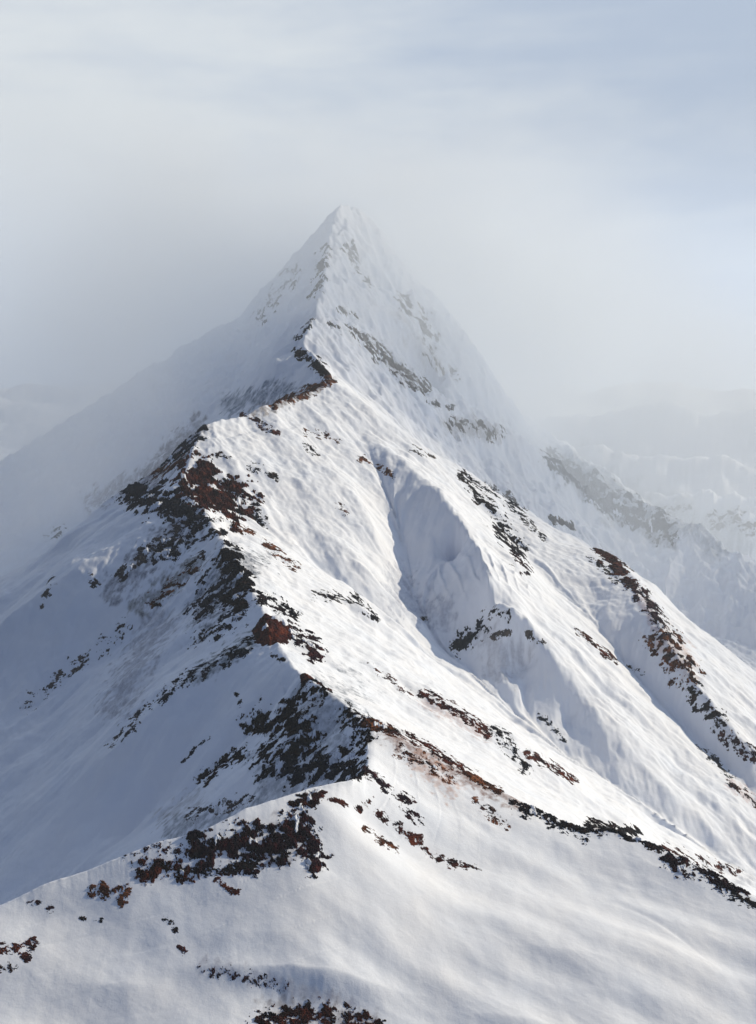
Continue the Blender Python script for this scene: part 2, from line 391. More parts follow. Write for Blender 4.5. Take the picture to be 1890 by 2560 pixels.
# ---------------------------------------------------------------- materials
def new_mat(name):
    m = bpy.data.materials.new(name); m.use_nodes = True; nt = m.node_tree
    b = nt.nodes['Principled BSDF']; return m, nt, b
def nnode(nt, typ, **kw):
    n = nt.nodes.new(typ)
    for k, v in kw.items():
        if k in n.inputs: n.inputs[k].default_value = v
        else: setattr(n, k, v)
    return n
def snow_material():
    m, nt, b = new_mat("snow"); L = nt.links
    geo = nnode(nt, 'ShaderNodeNewGeometry')
    n1 = nnode(nt, 'ShaderNodeTexNoise', Scale=0.035, Detail=6.0, Roughness=0.6)
    n2 = nnode(nt, 'ShaderNodeTexNoise', Scale=0.6, Detail=8.0, Roughness=0.7)
    for n in (n1, n2): L.new(geo.outputs['Position'], n.inputs['Vector'])
    mx = nnode(nt, 'ShaderNodeMix', data_type='RGBA'); L.new(n1.outputs[0], mx.inputs[0])
    mx.inputs[6].default_value = (0.71, 0.78, 0.91, 1); mx.inputs[7].default_value = (0.85, 0.86, 0.90, 1)
    soil_shade = nnode(nt, 'ShaderNodeAttribute', attribute_name='soil_shade')
    # colour of soil, thin rock and painted shade, with its own amount
    mx2 = nnode(nt, 'ShaderNodeMix', data_type='RGBA')
    amt = nnode(nt, 'ShaderNodeAttribute', attribute_name='soil_shade_amount')
    mul = nnode(nt, 'ShaderNodeMath', operation='MULTIPLY'); L.new(amt.outputs['Fac'], mul.inputs[0])
    rr = nnode(nt, 'ShaderNodeMapRange'); L.new(n2.outputs[0], rr.inputs[0])
    rr.inputs[1].default_value = 0.3; rr.inputs[2].default_value = 0.6; rr.inputs[3].default_value = 0.45; rr.inputs[4].default_value = 1.0
    L.new(rr.outputs[0], mul.inputs[1])
    L.new(mul.outputs[0], mx2.inputs[0]); L.new(mx.outputs[2], mx2.inputs[6]); L.new(soil_shade.outputs['Color'], mx2.inputs[7])
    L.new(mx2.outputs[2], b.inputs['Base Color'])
    b.inputs['Roughness'].default_value = 0.75
    b.inputs['Specular IOR Level'].default_value = 0.15
    bp = nnode(nt, 'ShaderNodeBump', Strength=0.3, Distance=0.5)
    L.new(n2.outputs[0], bp.inputs['Height']); L.new(bp.outputs[0], b.inputs['Normal'])
    return m
def rock_material(name, cols, snow=0.35):
    m, nt, b = new_mat(name); L = nt.links
    geo = nnode(nt, 'ShaderNodeNewGeometry')
    n1 = nnode(nt, 'ShaderNodeTexNoise', Scale=0.16, Detail=7.0, Roughness=0.65, Distortion=0.6)
    n2 = nnode(nt, 'ShaderNodeTexNoise', Scale=1.3, Detail=8.0, Roughness=0.7)
    for n in (n1, n2): L.new(geo.outputs['Position'], n.inputs['Vector'])
    cr = nnode(nt, 'ShaderNodeValToRGB'); L.new(n1.outputs[0], cr.inputs[0])
    e = cr.color_ramp.elements; e[0].position = 0.36; e[0].color = (*cols[0], 1); e[1].position = 0.64; e[1].color = (*cols[2], 1)
    x = e.new(0.5); x.color = (*cols[1], 1)
    # dusting of snow on what faces up
    sepn = nnode(nt, 'ShaderNodeSeparateXYZ'); L.new(geo.outputs['Normal'], sepn.inputs[0])
    ad = nnode(nt, 'ShaderNodeMath', operation='ADD'); L.new(sepn.outputs[2], ad.inputs[0]); L.new(n2.outputs[0], ad.inputs[1])
    mr = nnode(nt, 'ShaderNodeMapRange'); L.new(ad.outputs[0], mr.inputs[0])
    mr.inputs[1].default_value = 1.62 - snow * 0.4; mr.inputs[2].default_value = 1.70 - snow * 0.4
    mx = nnode(nt, 'ShaderNodeMix', data_type='RGBA'); L.new(mr.outputs[0], mx.inputs[0])
    L.new(cr.outputs[0], mx.inputs[6]); mx.inputs[7].default_value = (0.82, 0.83, 0.86, 1)
    L.new(mx.outputs[2], b.inputs['Base Color']); b.inputs['Roughness'].default_value = 0.9; b.inputs['Specular IOR Level'].default_value = 0.05
    bp = nnode(nt, 'ShaderNodeBump', Strength=0.8, Distance=0.6)
    L.new(n2.outputs[0], bp.inputs['Height']); L.new(bp.outputs[0], b.inputs['Normal'])
    return m
M_snow = snow_material()
MR = {
    'dark': rock_material('dark_rock', [(0.004, 0.005, 0.008), (0.007, 0.007, 0.010), (0.028, 0.012, 0.010)], 0.0),
    'red': rock_material('red_brown_rock', [(0.008, 0.005, 0.006), (0.045, 0.010, 0.008), (0.13, 0.032, 0.015)], 0.0),
    'brown': rock_material('brown_rock', [(0.015, 0.009, 0.007), (0.08, 0.028, 0.014), (0.24, 0.09, 0.04)], 0.0),
    'grey': rock_material('grey_rock', [(0.03, 0.032, 0.04), (0.06, 0.055, 0.055), (0.11, 0.09, 0.08)], 0.2),
    'plum': rock_material('plum_rock', [(0.006, 0.005, 0.011), (0.022, 0.007, 0.012), (0.065, 0.016, 0.016)], 0.0),
    'blue': rock_material('slate_blue_rock', [(0.004, 0.007, 0.012), (0.008, 0.014, 0.024), (0.03, 0.03, 0.04)], 0.0),
}

# ---------------------------------------------------------------- soil, thin cover stains and blue shade painted on the snow
soil_shade_col = np.zeros((NR, NA, 3)) + 0.3; soil_shade_amt = np.zeros((NR, NA))
stain_shade_str = streaks(VX, VY, 2.2, 14.0, 6, 51.0) * 0.5 + fbm(VX / 3, VY / 3, 4) * 0.9
stains_shade = [  # points, width, amount, colour, depth range
    ([(850, 1605), (930, 1650), (1000, 1690), (1060, 1718), (1150, 1755)], 20, 0.85, (0.17, 0.065, 0.035), (380, 440)),
    ([(905, 1660), (960, 1700), (985, 1725)], 22, 0.55, (0.45, 0.20, 0.10), (380, 440)),
    ([(1280, 1800), (1330, 1815), (1400, 1830)], 10, 0.5, (0.35, 0.25, 0.18), (380, 440)),
    ([(930, 1535), (1000, 1570), (1060, 1605)], 14, 0.5, (0.35, 0.16, 0.11), (450, 900)),
    ([(1440, 1390), (1480, 1430), (1500, 1460)], 26, 0.45, (0.45, 0.24, 0.15), (500, 1500)),
    ([(1400, 1300), (1430, 1360)], 14, 0.5, (0.3, 0.12, 0.11), (500, 1500)),
    ([(1600, 1715), (1650, 1750)], 14, 0.4, (0.4, 0.18, 0.15), (450, 1200)),
    ([(560, 900), (640, 870), (700, 845)], 12, 0.8, (0.10, 0.06, 0.035), (800, 1200)),
    ([(500, 885), (560, 870), (620, 845)], 20, 0.9, (0.05, 0.10, 0.18), (940, 1400)),  # blue-dark of the upper left flank, shade painted into the colour
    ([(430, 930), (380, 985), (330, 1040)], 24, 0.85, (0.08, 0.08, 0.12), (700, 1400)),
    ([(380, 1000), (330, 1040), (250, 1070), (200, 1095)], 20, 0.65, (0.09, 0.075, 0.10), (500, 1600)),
    ([(530, 1235), (490, 1275), (450, 1330)], 44, 0.92, (0.03, 0.05, 0.09), (500, 900)),  # navy beside the cliff: thin bare rock with painted shade
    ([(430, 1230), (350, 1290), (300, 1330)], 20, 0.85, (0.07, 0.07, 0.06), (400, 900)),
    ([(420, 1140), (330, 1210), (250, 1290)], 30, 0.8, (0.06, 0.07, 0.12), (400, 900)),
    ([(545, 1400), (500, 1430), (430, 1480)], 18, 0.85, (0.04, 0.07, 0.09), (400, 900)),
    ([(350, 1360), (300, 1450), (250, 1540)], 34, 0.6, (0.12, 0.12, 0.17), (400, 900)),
    ([(700, 1560), (680, 1620), (640, 1690)], 80, 0.65, (0.03, 0.06, 0.11), (385, 600)),  # rocky left face, its blue shade put into the colour
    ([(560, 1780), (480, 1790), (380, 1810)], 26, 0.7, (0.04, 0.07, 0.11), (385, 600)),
    ([(430, 1740), (350, 1790)], 16, 0.4, (0.12, 0.10, 0.09), (385, 600)),
    ([(560, 1850), (620, 1850), (660, 1850)], 40, 0.5, (0.06, 0.04, 0.08), (300, 384)),
    ([(1230, 1010), (1330, 1100), (1450, 1170)], 26, 0.7, (0.06, 0.07, 0.09), (900, 6000)),
    ([(1270, 1030), (1400, 1110), (1600, 1180)], 45, 0.6, (0.08, 0.12, 0.16), (1150, 6000)),
    ([(850, 790), (900, 830)], 18, 0.35, (0.12, 0.10, 0.10), (800, 1500)),
    ([(870, 690), (920, 760), (960, 810)], 18, 0.4, (0.2, 0.19, 0.2), (900, 1700)),
    ([(985, 930), (1080, 945)], 22, 0.5, (0.12, 0.10, 0.09), (900, 1700)),
    ([(450, 2110), (600, 2150), (760, 2190)], 16, 0.35, (0.12, 0.11, 0.18), (200, 400)),
    ([(600, 2200), (700, 2225), (800, 2240)], 30, 0.6, (0.08, 0.05, 0.06), (200, 400)),
    ([(870, 1270), (900, 1330), (960, 1345)], 34, 0.5, (0.12, 0.16, 0.28), (500, 1200)),  # blue shade of the hollow, painted on the snow
    ([(1080, 1410), (1100, 1440)], 46, 0.4, (0.15, 0.15, 0.2), (500, 1200)),  # lower part of the hollow's painted shade
    ([(1520, 1960), (1640, 1920)], 10, 0.3, (0.08, 0.10, 0.16), (390, 700)),
]
for pts, w, amt, col, (d0, d1) in stains_shade:
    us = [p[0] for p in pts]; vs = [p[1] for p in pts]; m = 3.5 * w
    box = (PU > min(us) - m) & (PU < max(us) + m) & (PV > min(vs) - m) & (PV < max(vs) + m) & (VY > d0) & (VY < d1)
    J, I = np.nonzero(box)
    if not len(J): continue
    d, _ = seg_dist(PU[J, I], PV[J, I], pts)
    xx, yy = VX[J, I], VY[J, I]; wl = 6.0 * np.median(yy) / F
    br = 0.6 * stain_shade_str[J, I] + 1.0 * fbm(xx / wl / 3 + w, yy / wl / 3, 4, 0.65)
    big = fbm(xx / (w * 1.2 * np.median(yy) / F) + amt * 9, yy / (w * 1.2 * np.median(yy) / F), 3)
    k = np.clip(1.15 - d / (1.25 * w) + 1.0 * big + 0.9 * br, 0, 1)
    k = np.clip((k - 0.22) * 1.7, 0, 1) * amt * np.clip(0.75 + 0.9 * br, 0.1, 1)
    a0 = soil_shade_amt[J, I]; tot = a0 + k * (1 - a0)
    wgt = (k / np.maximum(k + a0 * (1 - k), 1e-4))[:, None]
    soil_shade_col[J, I] = soil_shade_col[J, I] * (1 - wgt) + np.array(col) * wgt
    soil_shade_amt[J, I] = tot

# ---------------------------------------------------------------- mesh from grids
def grid_mesh(name, X, Y, Z, keep=None, mat=None, smooth=True, attrs=None):
    nr, nc = X.shape
    idx = np.arange(nr * nc).reshape(nr, nc)
    q = np.stack([idx[:-1, :-1], idx[:-1, 1:], idx[1:, 1:], idx[1:, :-1]], -1).reshape(-1, 4)
    if keep is not None:
        kq = keep[:-1, :-1] | keep[:-1, 1:] | keep[1:, 1:] | keep[1:, :-1]
        q = q[kq.ravel()]
    used = np.unique(q); remap = np.full(nr * nc, -1); remap[used] = np.arange(len(used))
    q = remap[q]
    co = np.stack([X, Y, Z], -1).reshape(-1, 3)[used]
    me = bpy.data.meshes.new(name)
    me.vertices.add(len(co)); me.vertices.foreach_set('co', co.astype(np.float32).ravel())
    me.loops.add(q.size); me.loops.foreach_set('vertex_index', q.astype(np.int32).ravel())
    me.polygons.add(len(q)); me.polygons.foreach_set('loop_start', np.arange(0, q.size, 4, dtype=np.int32))
    me.polygons.foreach_set('loop_total', np.full(len(q), 4, np.int32))
    me.polygons.foreach_set('use_smooth', np.full(len(q), smooth))
    me.update(calc_edges=True)
    if attrs:
        for an, A in attrs.items():
            if A.ndim == 3:
                at = me.attributes.new(an, 'FLOAT_COLOR', 'POINT')
                c = np.concatenate([A.reshape(-1, 3)[used], np.ones((len(used), 1))], 1)
                at.data.foreach_set('color', c.astype(np.float32).ravel())
            else:
                at = me.attributes.new(an, 'FLOAT', 'POINT'); at.data.foreach_set('value', A.ravel()[used].astype(np.float32))
    me.materials.append(mat)
    o = bpy.data.objects.new(name, me); sc.collection.objects.link(o); return o

hill = grid_mesh('mountain', VX, VY, VZ, mat=M_snow, attrs={'soil_shade': soil_shade_col, 'soil_shade_amount': soil_shade_amt})
hill['kind'] = 'structure'

# ---------------------------------------------------------------- rock outcrops, each a thing of its own
# kind name, label, points, half width, coverage, material, feature size (layout units)
ROCKS = [
 ('rock_crag', 'red-brown craggy rock face just below the sharp bend of the snowy crest', [(432,1050),(462,1078),(512,1092)], 38, .80, 'red', 9),
 ('rock_outcrop', 'thin tail of dark rock running right from the red-brown craggy face', [(505,1055),(545,1100),(572,1142)], 12, .48, 'dark', 7),
 ('rock_outcrop', 'tangle of black rock and snow left of the crest bend', [(300,1085),(350,1100),(405,1126)], 28, .62, 'blue', 10),
 ('rock_outcrop', 'brown rock streak on the misty edge above the black rock tangle', [(335,1040),(380,1012),(428,992)], 9, .55, 'brown', 8),
 ('rock_outcrop', 'patchy dark rock on the upper part of the lit left spur', [(385,1160),(320,1215),(260,1255)], 16, .42, 'grey', 9),
 ('rock_outcrop', 'small dark rock in the shaded gully under the crest bend', [(440,1215),(410,1235)], 8, .6, 'dark', 7),
 ('rock_ledge', 'small black ledge under the snow cap below the crest bend', [(462,1160),(490,1168)], 7, .8, 'dark', 7),
 ('rock_ledge', 'short dark ledge right of the snow cap below the crest bend', [(520,1155),(552,1163)], 7, .6, 'brown', 7),
 ('rock_cliff', 'black curved cliff hanging on the shaded side of the middle crest', [(492,1212),(516,1240),(532,1282),(514,1318)], 20, .92, 'dark', 9),
 ('rock_outcrop', 'jumbled black ledges right above the big red-brown boulder', [(572,1308),(610,1322),(640,1345)], 12, .58, 'dark', 9),
 ('boulder', 'big rounded red-brown boulder standing on the crest', [(572,1388),(612,1378)], 30, 1.25, 'red', 22),
 ('rock_outcrop', 'plum coloured broken rock trailing right from the big red-brown boulder', [(640,1385),(672,1402),(690,1430)], 17, .55, 'plum', 8),
 ('rock_outcrop', 'small dark chips on snow just below the big red-brown boulder', [(595,1435),(615,1442)], 6, .6, 'dark', 6),
 ('boulder', 'small red-brown crest rock with a dark left side', [(652,1480),(672,1486)], 9, 1.1, 'red', 10),
 ('boulder', 'tiny red rock, upper one of two on the crest edge', [(694,1492),(700,1494)], 6, 1.2, 'red', 8),
 ('boulder', 'tiny red rock, lower one of two on the crest edge', [(719,1505),(723,1507)], 5, 1.2, 'red', 8),
 ('rock_outcrop', 'highest black crag on the big shaded rocky face', [(625,1560),(660,1530),(695,1512)], 19, .62, 'dark', 9),
 ('rock_outcrop', 'broad black crag across the middle of the big shaded rocky face', [(560,1575),(620,1585),(680,1590)], 26, .64, 'dark', 9),
 ('rock_outcrop', 'black crag at the foot of the big shaded face', [(580,1650),(620,1640),(672,1625)], 18, .58, 'dark', 9),
 ('rock_outcrop', 'lowest broad dark crag just above the near snowy ridge', [(590,1680),(640,1695),(700,1672),(750,1690)], 26, .64, 'blue', 9),
 ('rock_outcrop', 'blackish rock under the crest where the brown spur begins', [(755,1562),(785,1590),(790,1620)], 20, .60, 'dark', 8),
 ('rock_outcrop', 'dark rock wall beside the steep little snow step', [(745,1650),(775,1665),(785,1690)], 16, .60, 'dark', 8),
 ('rock_outcrop', 'small fleck of black rock on blue shaded snow high on the face', [(520,1520),(523,1540)], 6, .5, 'dark', 6),
 ('rock_outcrop', 'long slanting black streak on the shaded slope left of the big rocky face', [(445,1695),(490,1665),(530,1645)], 14, .55, 'dark', 8),
 ('rock_outcrop', 'thin crack of dark rock far left of the big rocky face', [(400,1665),(425,1635),(455,1612)], 4, .5, 'blue', 6),
 ('rock_crag', 'dark rock head where the brown spur leaves the crest', [(806,1574),(850,1592)], 14, .85, 'brown', 9),
 ('rock_outcrop', 'long thin red-brown rock line along the upper brown spur', [(855,1592),(920,1622),(990,1668),(1050,1706)], 9, .55, 'red', 7),
 ('rock_outcrop', 'solid rusty rock rib low on the brown spur', [(1020,1690),(1055,1712),(1090,1728)], 8, .95, 'brown', 12),
 ('rock_outcrop', 'long jagged black rock band on the spur right of the rusty rib', [(1135,1756),(1180,1778),(1225,1800),(1275,1822)], 14, .75, 'dark', 8),
 ('rock_outcrop', 'broken black rocks between the long band and the black boulder', [(1292,1804),(1345,1816),(1388,1822)], 12, .66, 'dark', 9),
 ('boulder', 'stacked black boulder standing up on the right end of the spur', [(1392,1832),(1422,1850),(1444,1864)], 14, 1.15, 'dark', 16),
 ('rock_outcrop', 'dark plum rock band reaching the right edge of the view on the spur', [(1460,1880),(1530,1905),(1600,1938),(1618,1950)], 17, .72, 'plum', 8),
 ('rock_outcrop', 'black rock pieces at the very right edge below the plum band', [(1600,1958),(1655,1985),(1700,2000)], 9, .6, 'dark', 8),
 ('rock_outcrop', 'scattered reddish rocks above the plum band on the spur', [(1450,1855),(1530,1880),(1610,1905)], 9, .4, 'red', 7),
 ('rock_crag', 'red and black rock knob at the top of the near ridge', [(640,1772),(675,1752),(690,1742)], 15, .88, 'red', 9),
 ('rock_ledge', 'flat red-brown ledge under the snow brow right of the knob', [(722,1750),(752,1754),(785,1768)], 6, .85, 'red', 8),
 ('rock_cliff', 'broad dark cliff speckled with snow in the middle of the near ridge', [(440,1858),(520,1850),(590,1852),(640,1835)], 36, .80, 'plum', 8),
 ('rock_cliff', 'plum coloured rock slab hanging below the red and black knob', [(655,1800),(672,1840),(690,1880)], 24, .74, 'plum', 8),
 ('rock_cliff', 'black undercut rock at the foot of the near ridge', [(400,1905),(450,1902),(500,1898),(560,1885)], 13, .80, 'dark', 9),
 ('rock_crag', 'red-brown mottled rock at the left end of the near cliff', [(310,1905),(345,1892),(400,1905)], 20, .82, 'red', 8),
 ('rock_outcrop', 'thin dark speckles on the snow brow above the red-brown mottled rock', [(270,1865),(330,1850),(400,1862)], 10, .35, 'plum', 7),
 ('rock_outcrop', 'narrow red-brown rock dropping onto the snowfield from the cliff foot', [(478,1922),(495,1940),(522,1953)], 7, .72, 'red', 7),
 ('rock_outcrop', 'brown and plum rock in a hollow of the near ridge far left', [(200,1948),(245,1945),(270,1935),(262,1968)], 12, .65, 'brown', 8),
 ('rock_outcrop', 'faint plum speckle on the brow left of the hollow', [(65,1975),(110,1985)], 10, .35, 'plum', 7),
 ('rock_outcrop', 'thin dark line of rock on snow below the hollow', [(170,2006),(222,2012)], 4, .6, 'dark', 6),
 ('rock_outcrop', 'dark red rock at the left edge above the snowfield', [(-20,2078),(30,2068),(70,2060),(55,2090)], 10, .65, 'red', 7),
 ('rock_outcrop', 'small dark rock at the left edge below the dark red one', [(-10,2118),(30,2112)], 8, .45, 'dark', 6),
 ('rock_outcrop', 'tiny dark rocks on the open snowfield, upper pair', [(362,2010),(385,2036)], 6, .5, 'dark', 6),
 ('rock_outcrop', 'tiny dark rocks on the open snowfield, lower pair', [(388,2066),(402,2082)], 6, .4, 'plum', 6),
 ('rock_outcrop', 'large brown and plum rock bed cut by the bottom edge of the view', [(575,2235),(650,2215),(740,2230),(820,2250)], 24, .58, 'red', 8),
 ('rock_outcrop', 'sparse plum grit leading down to the bottom rock bed', [(450,2115),(530,2135),(610,2158)], 12, .34, 'plum', 6),
 ('rock_outcrop', 'upper dark rock strip descending right from the snow step', [(800,1682),(845,1728),(892,1756),(918,1800)], 11, .56, 'plum', 8),
 ('rock_outcrop', 'red rock strip parallel below the upper dark strip', [(806,1752),(838,1786),(875,1812),(910,1834)], 9, .58, 'red', 7),
 ('rock_outcrop', 'red-brown pointed rock strip fading right into the snowfield', [(915,1840),(950,1870),(990,1886),(1045,1897)], 8, .62, 'red', 7),
 ('rock_outcrop', 'short brown rock strip left of the pointed red-brown strip', [(800,1810),(830,1832),(865,1858)], 8, .45, 'brown', 7),
 ('rock_outcrop', 'sparse brown gravel strip on snow below the rusty rib', [(1040,1758),(1070,1778),(1105,1800)], 10, .40, 'brown', 6),
 ('rock_outcrop', 'faint reddish speckled line at the top of the lower rock band', [(812,1458),(850,1482),(880,1505)], 7, .36, 'red', 6),
 ('rock_outcrop', 'long dark red rock band across the lower lit flank', [(905,1515),(950,1525),(1010,1560),(1070,1605)], 10, .58, 'red', 7),
 ('rock_outcrop', 'dark rock band continuing the long red one downhill', [(1085,1600),(1110,1630),(1150,1680)], 13, .46, 'dark', 7),
 ('rock_outcrop', 'dark red rocks at the lowest end of the lower band', [(1150,1650),(1200,1670),(1252,1700)], 10, .55, 'red', 7),
 ('rock_outcrop', 'dark rocks low in the blue gully', [(1180,1560),(1215,1600),(1245,1630)], 7, .40, 'blue', 7),
 ('rock_crag', 'blue-black crag at the bottom of the shaded hollow', [(1005,1415),(1030,1385),(1050,1372)], 15, .74, 'blue', 8),
 ('rock_outcrop', 'broken dark rocks along the top of the shaded hollow wall', [(1055,1338),(1090,1338),(1120,1350)], 11, .40, 'dark', 7),
 ('rock_ledge', 'thin dark ledge slanting up through the shaded hollow wall', [(1060,1398),(1110,1385),(1145,1376),(1185,1405)], 8, .52, 'grey', 7),
 ('rock_outcrop', 'small dark chips left of the blue-black crag', [(920,1350),(935,1355)], 5, .6, 'blue', 6),
 ('rock_outcrop', 'dark brown rocks beside the head of the long blue gully', [(792,1005),(825,1020),(855,1038)], 7, .55, 'brown', 6),
 ('rock_outcrop', 'grey rock fleck on the gully rim below the summit snowfield', [(900,980),(945,998)], 6, .36, 'grey', 6),
 ('rock_outcrop', 'scattered dark rocks on the rib right of the long blue gully', [(1012,1040),(1045,1085),(1085,1120)], 12, .46, 'dark', 7),
 ('rock_outcrop', 'dark rocks on the upper right side of the speckled rib', [(1060,1060),(1105,1085),(1140,1115)], 10, .40, 'blue', 7),
 ('rock_outcrop', 'dense dark patch in the middle of the speckled rib', [(1092,1150),(1120,1185),(1140,1210)], 16, .44, 'dark', 7),
 ('rock_outcrop', 'plum rocks at the lower end of the speckled rib', [(1125,1215),(1150,1240)], 12, .42, 'plum', 7),
 ('rock_outcrop', 'thin dark rocks on the right edge of the speckled rib', [(1145,1130),(1190,1180)], 7, .45, 'dark', 6),
 ('rock_outcrop', 'scattered leading rocks above the long red rib', [(1205,1130),(1250,1152)], 8, .5, 'dark', 7),
 ('rock_cliff', 'long solid red-brown rock rib on the far right flank', [(1255,1145),(1300,1182),(1342,1232),(1376,1274)], 13, .88, 'red', 8),
 ('rock_outcrop', 'plum red rocks below the long red-brown rib', [(1385,1282),(1425,1335),(1455,1385)], 14, .55, 'plum', 7),
 ('rock_outcrop', 'sparse rusty rocks spread wide at the foot of the right rib', [(1440,1400),(1475,1435),(1495,1470)], 26, .42, 'brown', 7),
 ('rock_outcrop', 'small dark rocks in the shadow left of the long red-brown rib', [(1285,1220),(1315,1238),(1345,1268)], 6, .42, 'dark', 6),
 ('rock_ledge', 'thin dark red ledge alone on the bright right flank', [(1262,1376),(1305,1412),(1345,1448)], 6, .66, 'red', 7),
 ('rock_outcrop', 'small dark rock below the thin dark red ledge', [(1375,1456),(1402,1470)], 6, .55, 'dark', 6),
 ('rock_outcrop', 'dark rocks near the right edge, top of the edge band', [(1515,1505),(1545,1550),(1580,1590)], 16, .52, 'dark', 7),
 ('rock_outcrop', 'plum rock band leaving at the right edge below the top edge rocks', [(1570,1600),(1610,1625),(1665,1665)], 14, .62, 'plum', 7),
 ('rock_outcrop', 'thin blue-grey rocks on the slope below the edge band', [(1525,1630),(1565,1665),(1600,1700)], 7, .40, 'blue', 6),
 ('rock_outcrop', 'reddish rocks at the right edge, lowest of the edge rocks', [(1600,1712),(1660,1760)], 10, .45, 'red', 7),
 ('rock_outcrop', 'small dark rocks under the upper snow hump near the summit ridge', [(725,712),(765,722),(800,740)], 8, .48, 'dark', 6),
 ('rock_outcrop', 'tiny grey rocks highest on the visible ridge', [(742,674),(778,692)], 6, .38, 'grey', 6),
 ('rock_outcrop', 'grey-brown rock band slanting down the upper right flank', [(805,750),(850,790),(895,825),(935,848)], 13, .62, 'grey', 6),
 ('rock_outcrop', 'small dark rocks right below the grey-brown upper band', [(942,878),(985,890)], 7, .5, 'dark', 6),
 ('rock_outcrop', 'misty grey-brown rock patch on the far shoulder', [(990,928),(1040,932),(1085,948)], 15, .42, 'grey', 6),
 ('rock_cliff', 'black curved rock edge of the upper notch in the crest', [(652,776),(688,792),(706,816)], 11, .82, 'dark', 8),
 ('rock_cliff', 'brown and black slanting rock wall below the upper notch', [(600,886),(650,866),(695,845),(722,830)], 10, .72, 'brown', 8),
 ('rock_outcrop', 'thin red-brown rocks on top of the snow shoulder left of centre', [(530,906),(568,926),(606,946)], 7, .58, 'red', 6),
 ('rock_outcrop', 'pair of small dark rocks, left one on the snow shoulder', [(478,996),(504,1000)], 6, .55, 'dark', 6),
 ('rock_outcrop', 'sparse chain of dark rocks on the snow shoulder above the red crag', [(545,1018),(575,1028),(605,1046)], 7, .45, 'dark', 6),
 ('rock_outcrop', 'thin dark rocks in the middle of the broad snow shoulder', [(668,946),(705,950),(742,966)], 6, .42, 'brown', 6),
 ('rock_outcrop', 'small dark rocks below the thin ones in the middle of the snow shoulder', [(664,974),(698,992)], 6, .5, 'dark', 6),
 ('rock_outcrop', 'rusty specks on snow in the middle of the upper flank', [(738,1105),(760,1120)], 8, .35, 'red', 5),
 ('rock_outcrop', 'dark elongated rock on the bright slope right of the middle crest', [(576,1186),(608,1206),(645,1240)], 8, .62, 'brown', 7),
 ('rock_outcrop', 'dark rocks scattered across the bright slope right of the black cliff', [(690,1298),(725,1305),(765,1312)], 9, .38, 'dark', 7),
 ('rock_outcrop', 'angular black rocks on a small bright spur above the hollow', [(770,1302),(800,1335),(825,1354)], 9, .52, 'dark', 8),
 ('rock_outcrop', 'dark slate rocks on the misty far side of the right flank', [(1205,1000),(1270,1052),(1335,1108)], 18, .62, 'blue', 7),
 ('rock_outcrop', 'slate rocks continuing along the misty right ridge edge', [(1345,1115),(1400,1145),(1470,1175)], 15, .55, 'blue', 7),
 ('rock_outcrop', 'smoky dark rock fading into mist on the left edge of the upper crest', [(430,940),(405,975),(375,1000)], 20, .40, 'blue', 8),
 ('rock_outcrop', 'dark rock stain on the misty slope far left of the black rock tangle', [(290,1062),(245,1080)], 11, .36, 'blue', 8),
 ('rock_outcrop', 'small speckled rock in a notch of the lit left spur', [(190,1262),(215,1275)], 8, .42, 'grey', 7),
 ('rock_outcrop', 'thin grey rock crack near the left end of the lit spur', [(85,1330),(105,1290),(115,1265)], 7, .45, 'grey', 7),
 ('rock_outcrop', 'broad dark blue rock wall shaded under the black curved cliff', [(505,1250),(470,1290),(440,1330)], 24, .40, 'blue', 9),
 ('rock_outcrop', 'olive dark rock streak low in the shaded gully', [(420,1250),(370,1290),(330,1315)], 13, .42, 'brown', 8),
 ('rock_outcrop', 'dark speckled rocks along the small lit rib below the boulder', [(455,1460),(400,1490),(350,1530)], 13, .42, 'blue', 7),
 ('rock_outcrop', 'faint speckled rocks far down the small lit rib', [(320,1550),(280,1590),(245,1625)], 11, .34, 'grey', 7),
 ('rock_outcrop', 'dark greenish rock left below the big red-brown boulder', [(545,1410),(520,1425),(480,1450)], 12, .62, 'blue', 8),
 ('rock_outcrop', 'broken dark rocks in blue shade right in front of the near ridge', [(540,1745),(480,1765),(420,1780)], 12, .36, 'grey', 7),
 ('rock_outcrop', 'dark blue misty rock face beyond the right flank', [(1290,1060),(1370,1120),(1440,1150)], 26, .46, 'blue', 9),
 ('rock_outcrop', 'dark misty rocks at the far right valley side', [(1560,1140),(1600,1130),(1640,1150)], 16, .42, 'blue', 8),
 ('rock_outcrop', 'thin dark misty rocks in the right valley above the far flank', [(1440,1120),(1470,1105),(1510,1110)], 10, .42, 'blue', 8),
 ('rock_outcrop', 'grey rock patch on the misty right shoulder of the summit', [(880,660),(920,700),(950,740)], 16, .34, 'grey', 7),
 ('rock_outcrop', 'thin dark rocks on the slope edge between crest notch and snow hump', [(648,742),(662,728),(684,700)], 6, .5, 'blue', 6),
 ('rock_outcrop', 'blue-grey rock marks on the left edge just under the summit', [(712,545),(702,590),(690,640)], 13, .42, 'blue', 7),
 ('rock_outcrop', 'faint grey rock rib straight below the summit tip', [(755,530),(775,570),(800,610)], 12, .34, 'grey', 7),
 ('rock_outcrop', 'faint blue rocks low on the misty left side of the summit', [(640,590),(610,640),(570,690)], 16, .26, 'blue', 7),
 ('rock_outcrop', 'misty grey rock strip on the outer right edge of the summit', [(930,755),(960,800),(1000,830)], 11, .38, 'grey', 7),
 ('rock_outcrop', 'dark broken wall between the crest bend and the black cliff', [(440,1150),(400,1180),(350,1215)], 20, .50, 'blue', 9),
 ('rock_outcrop', 'blue-black rocks behind the boulder on the shaded side', [(520,1350),(480,1370),(430,1400)], 16, .42, 'blue', 8),
 ('rock_outcrop', 'sparse grey streak under the left end of the lit spur', [(270,1370),(160,1460),(60,1540)], 16, .20, 'grey', 8),
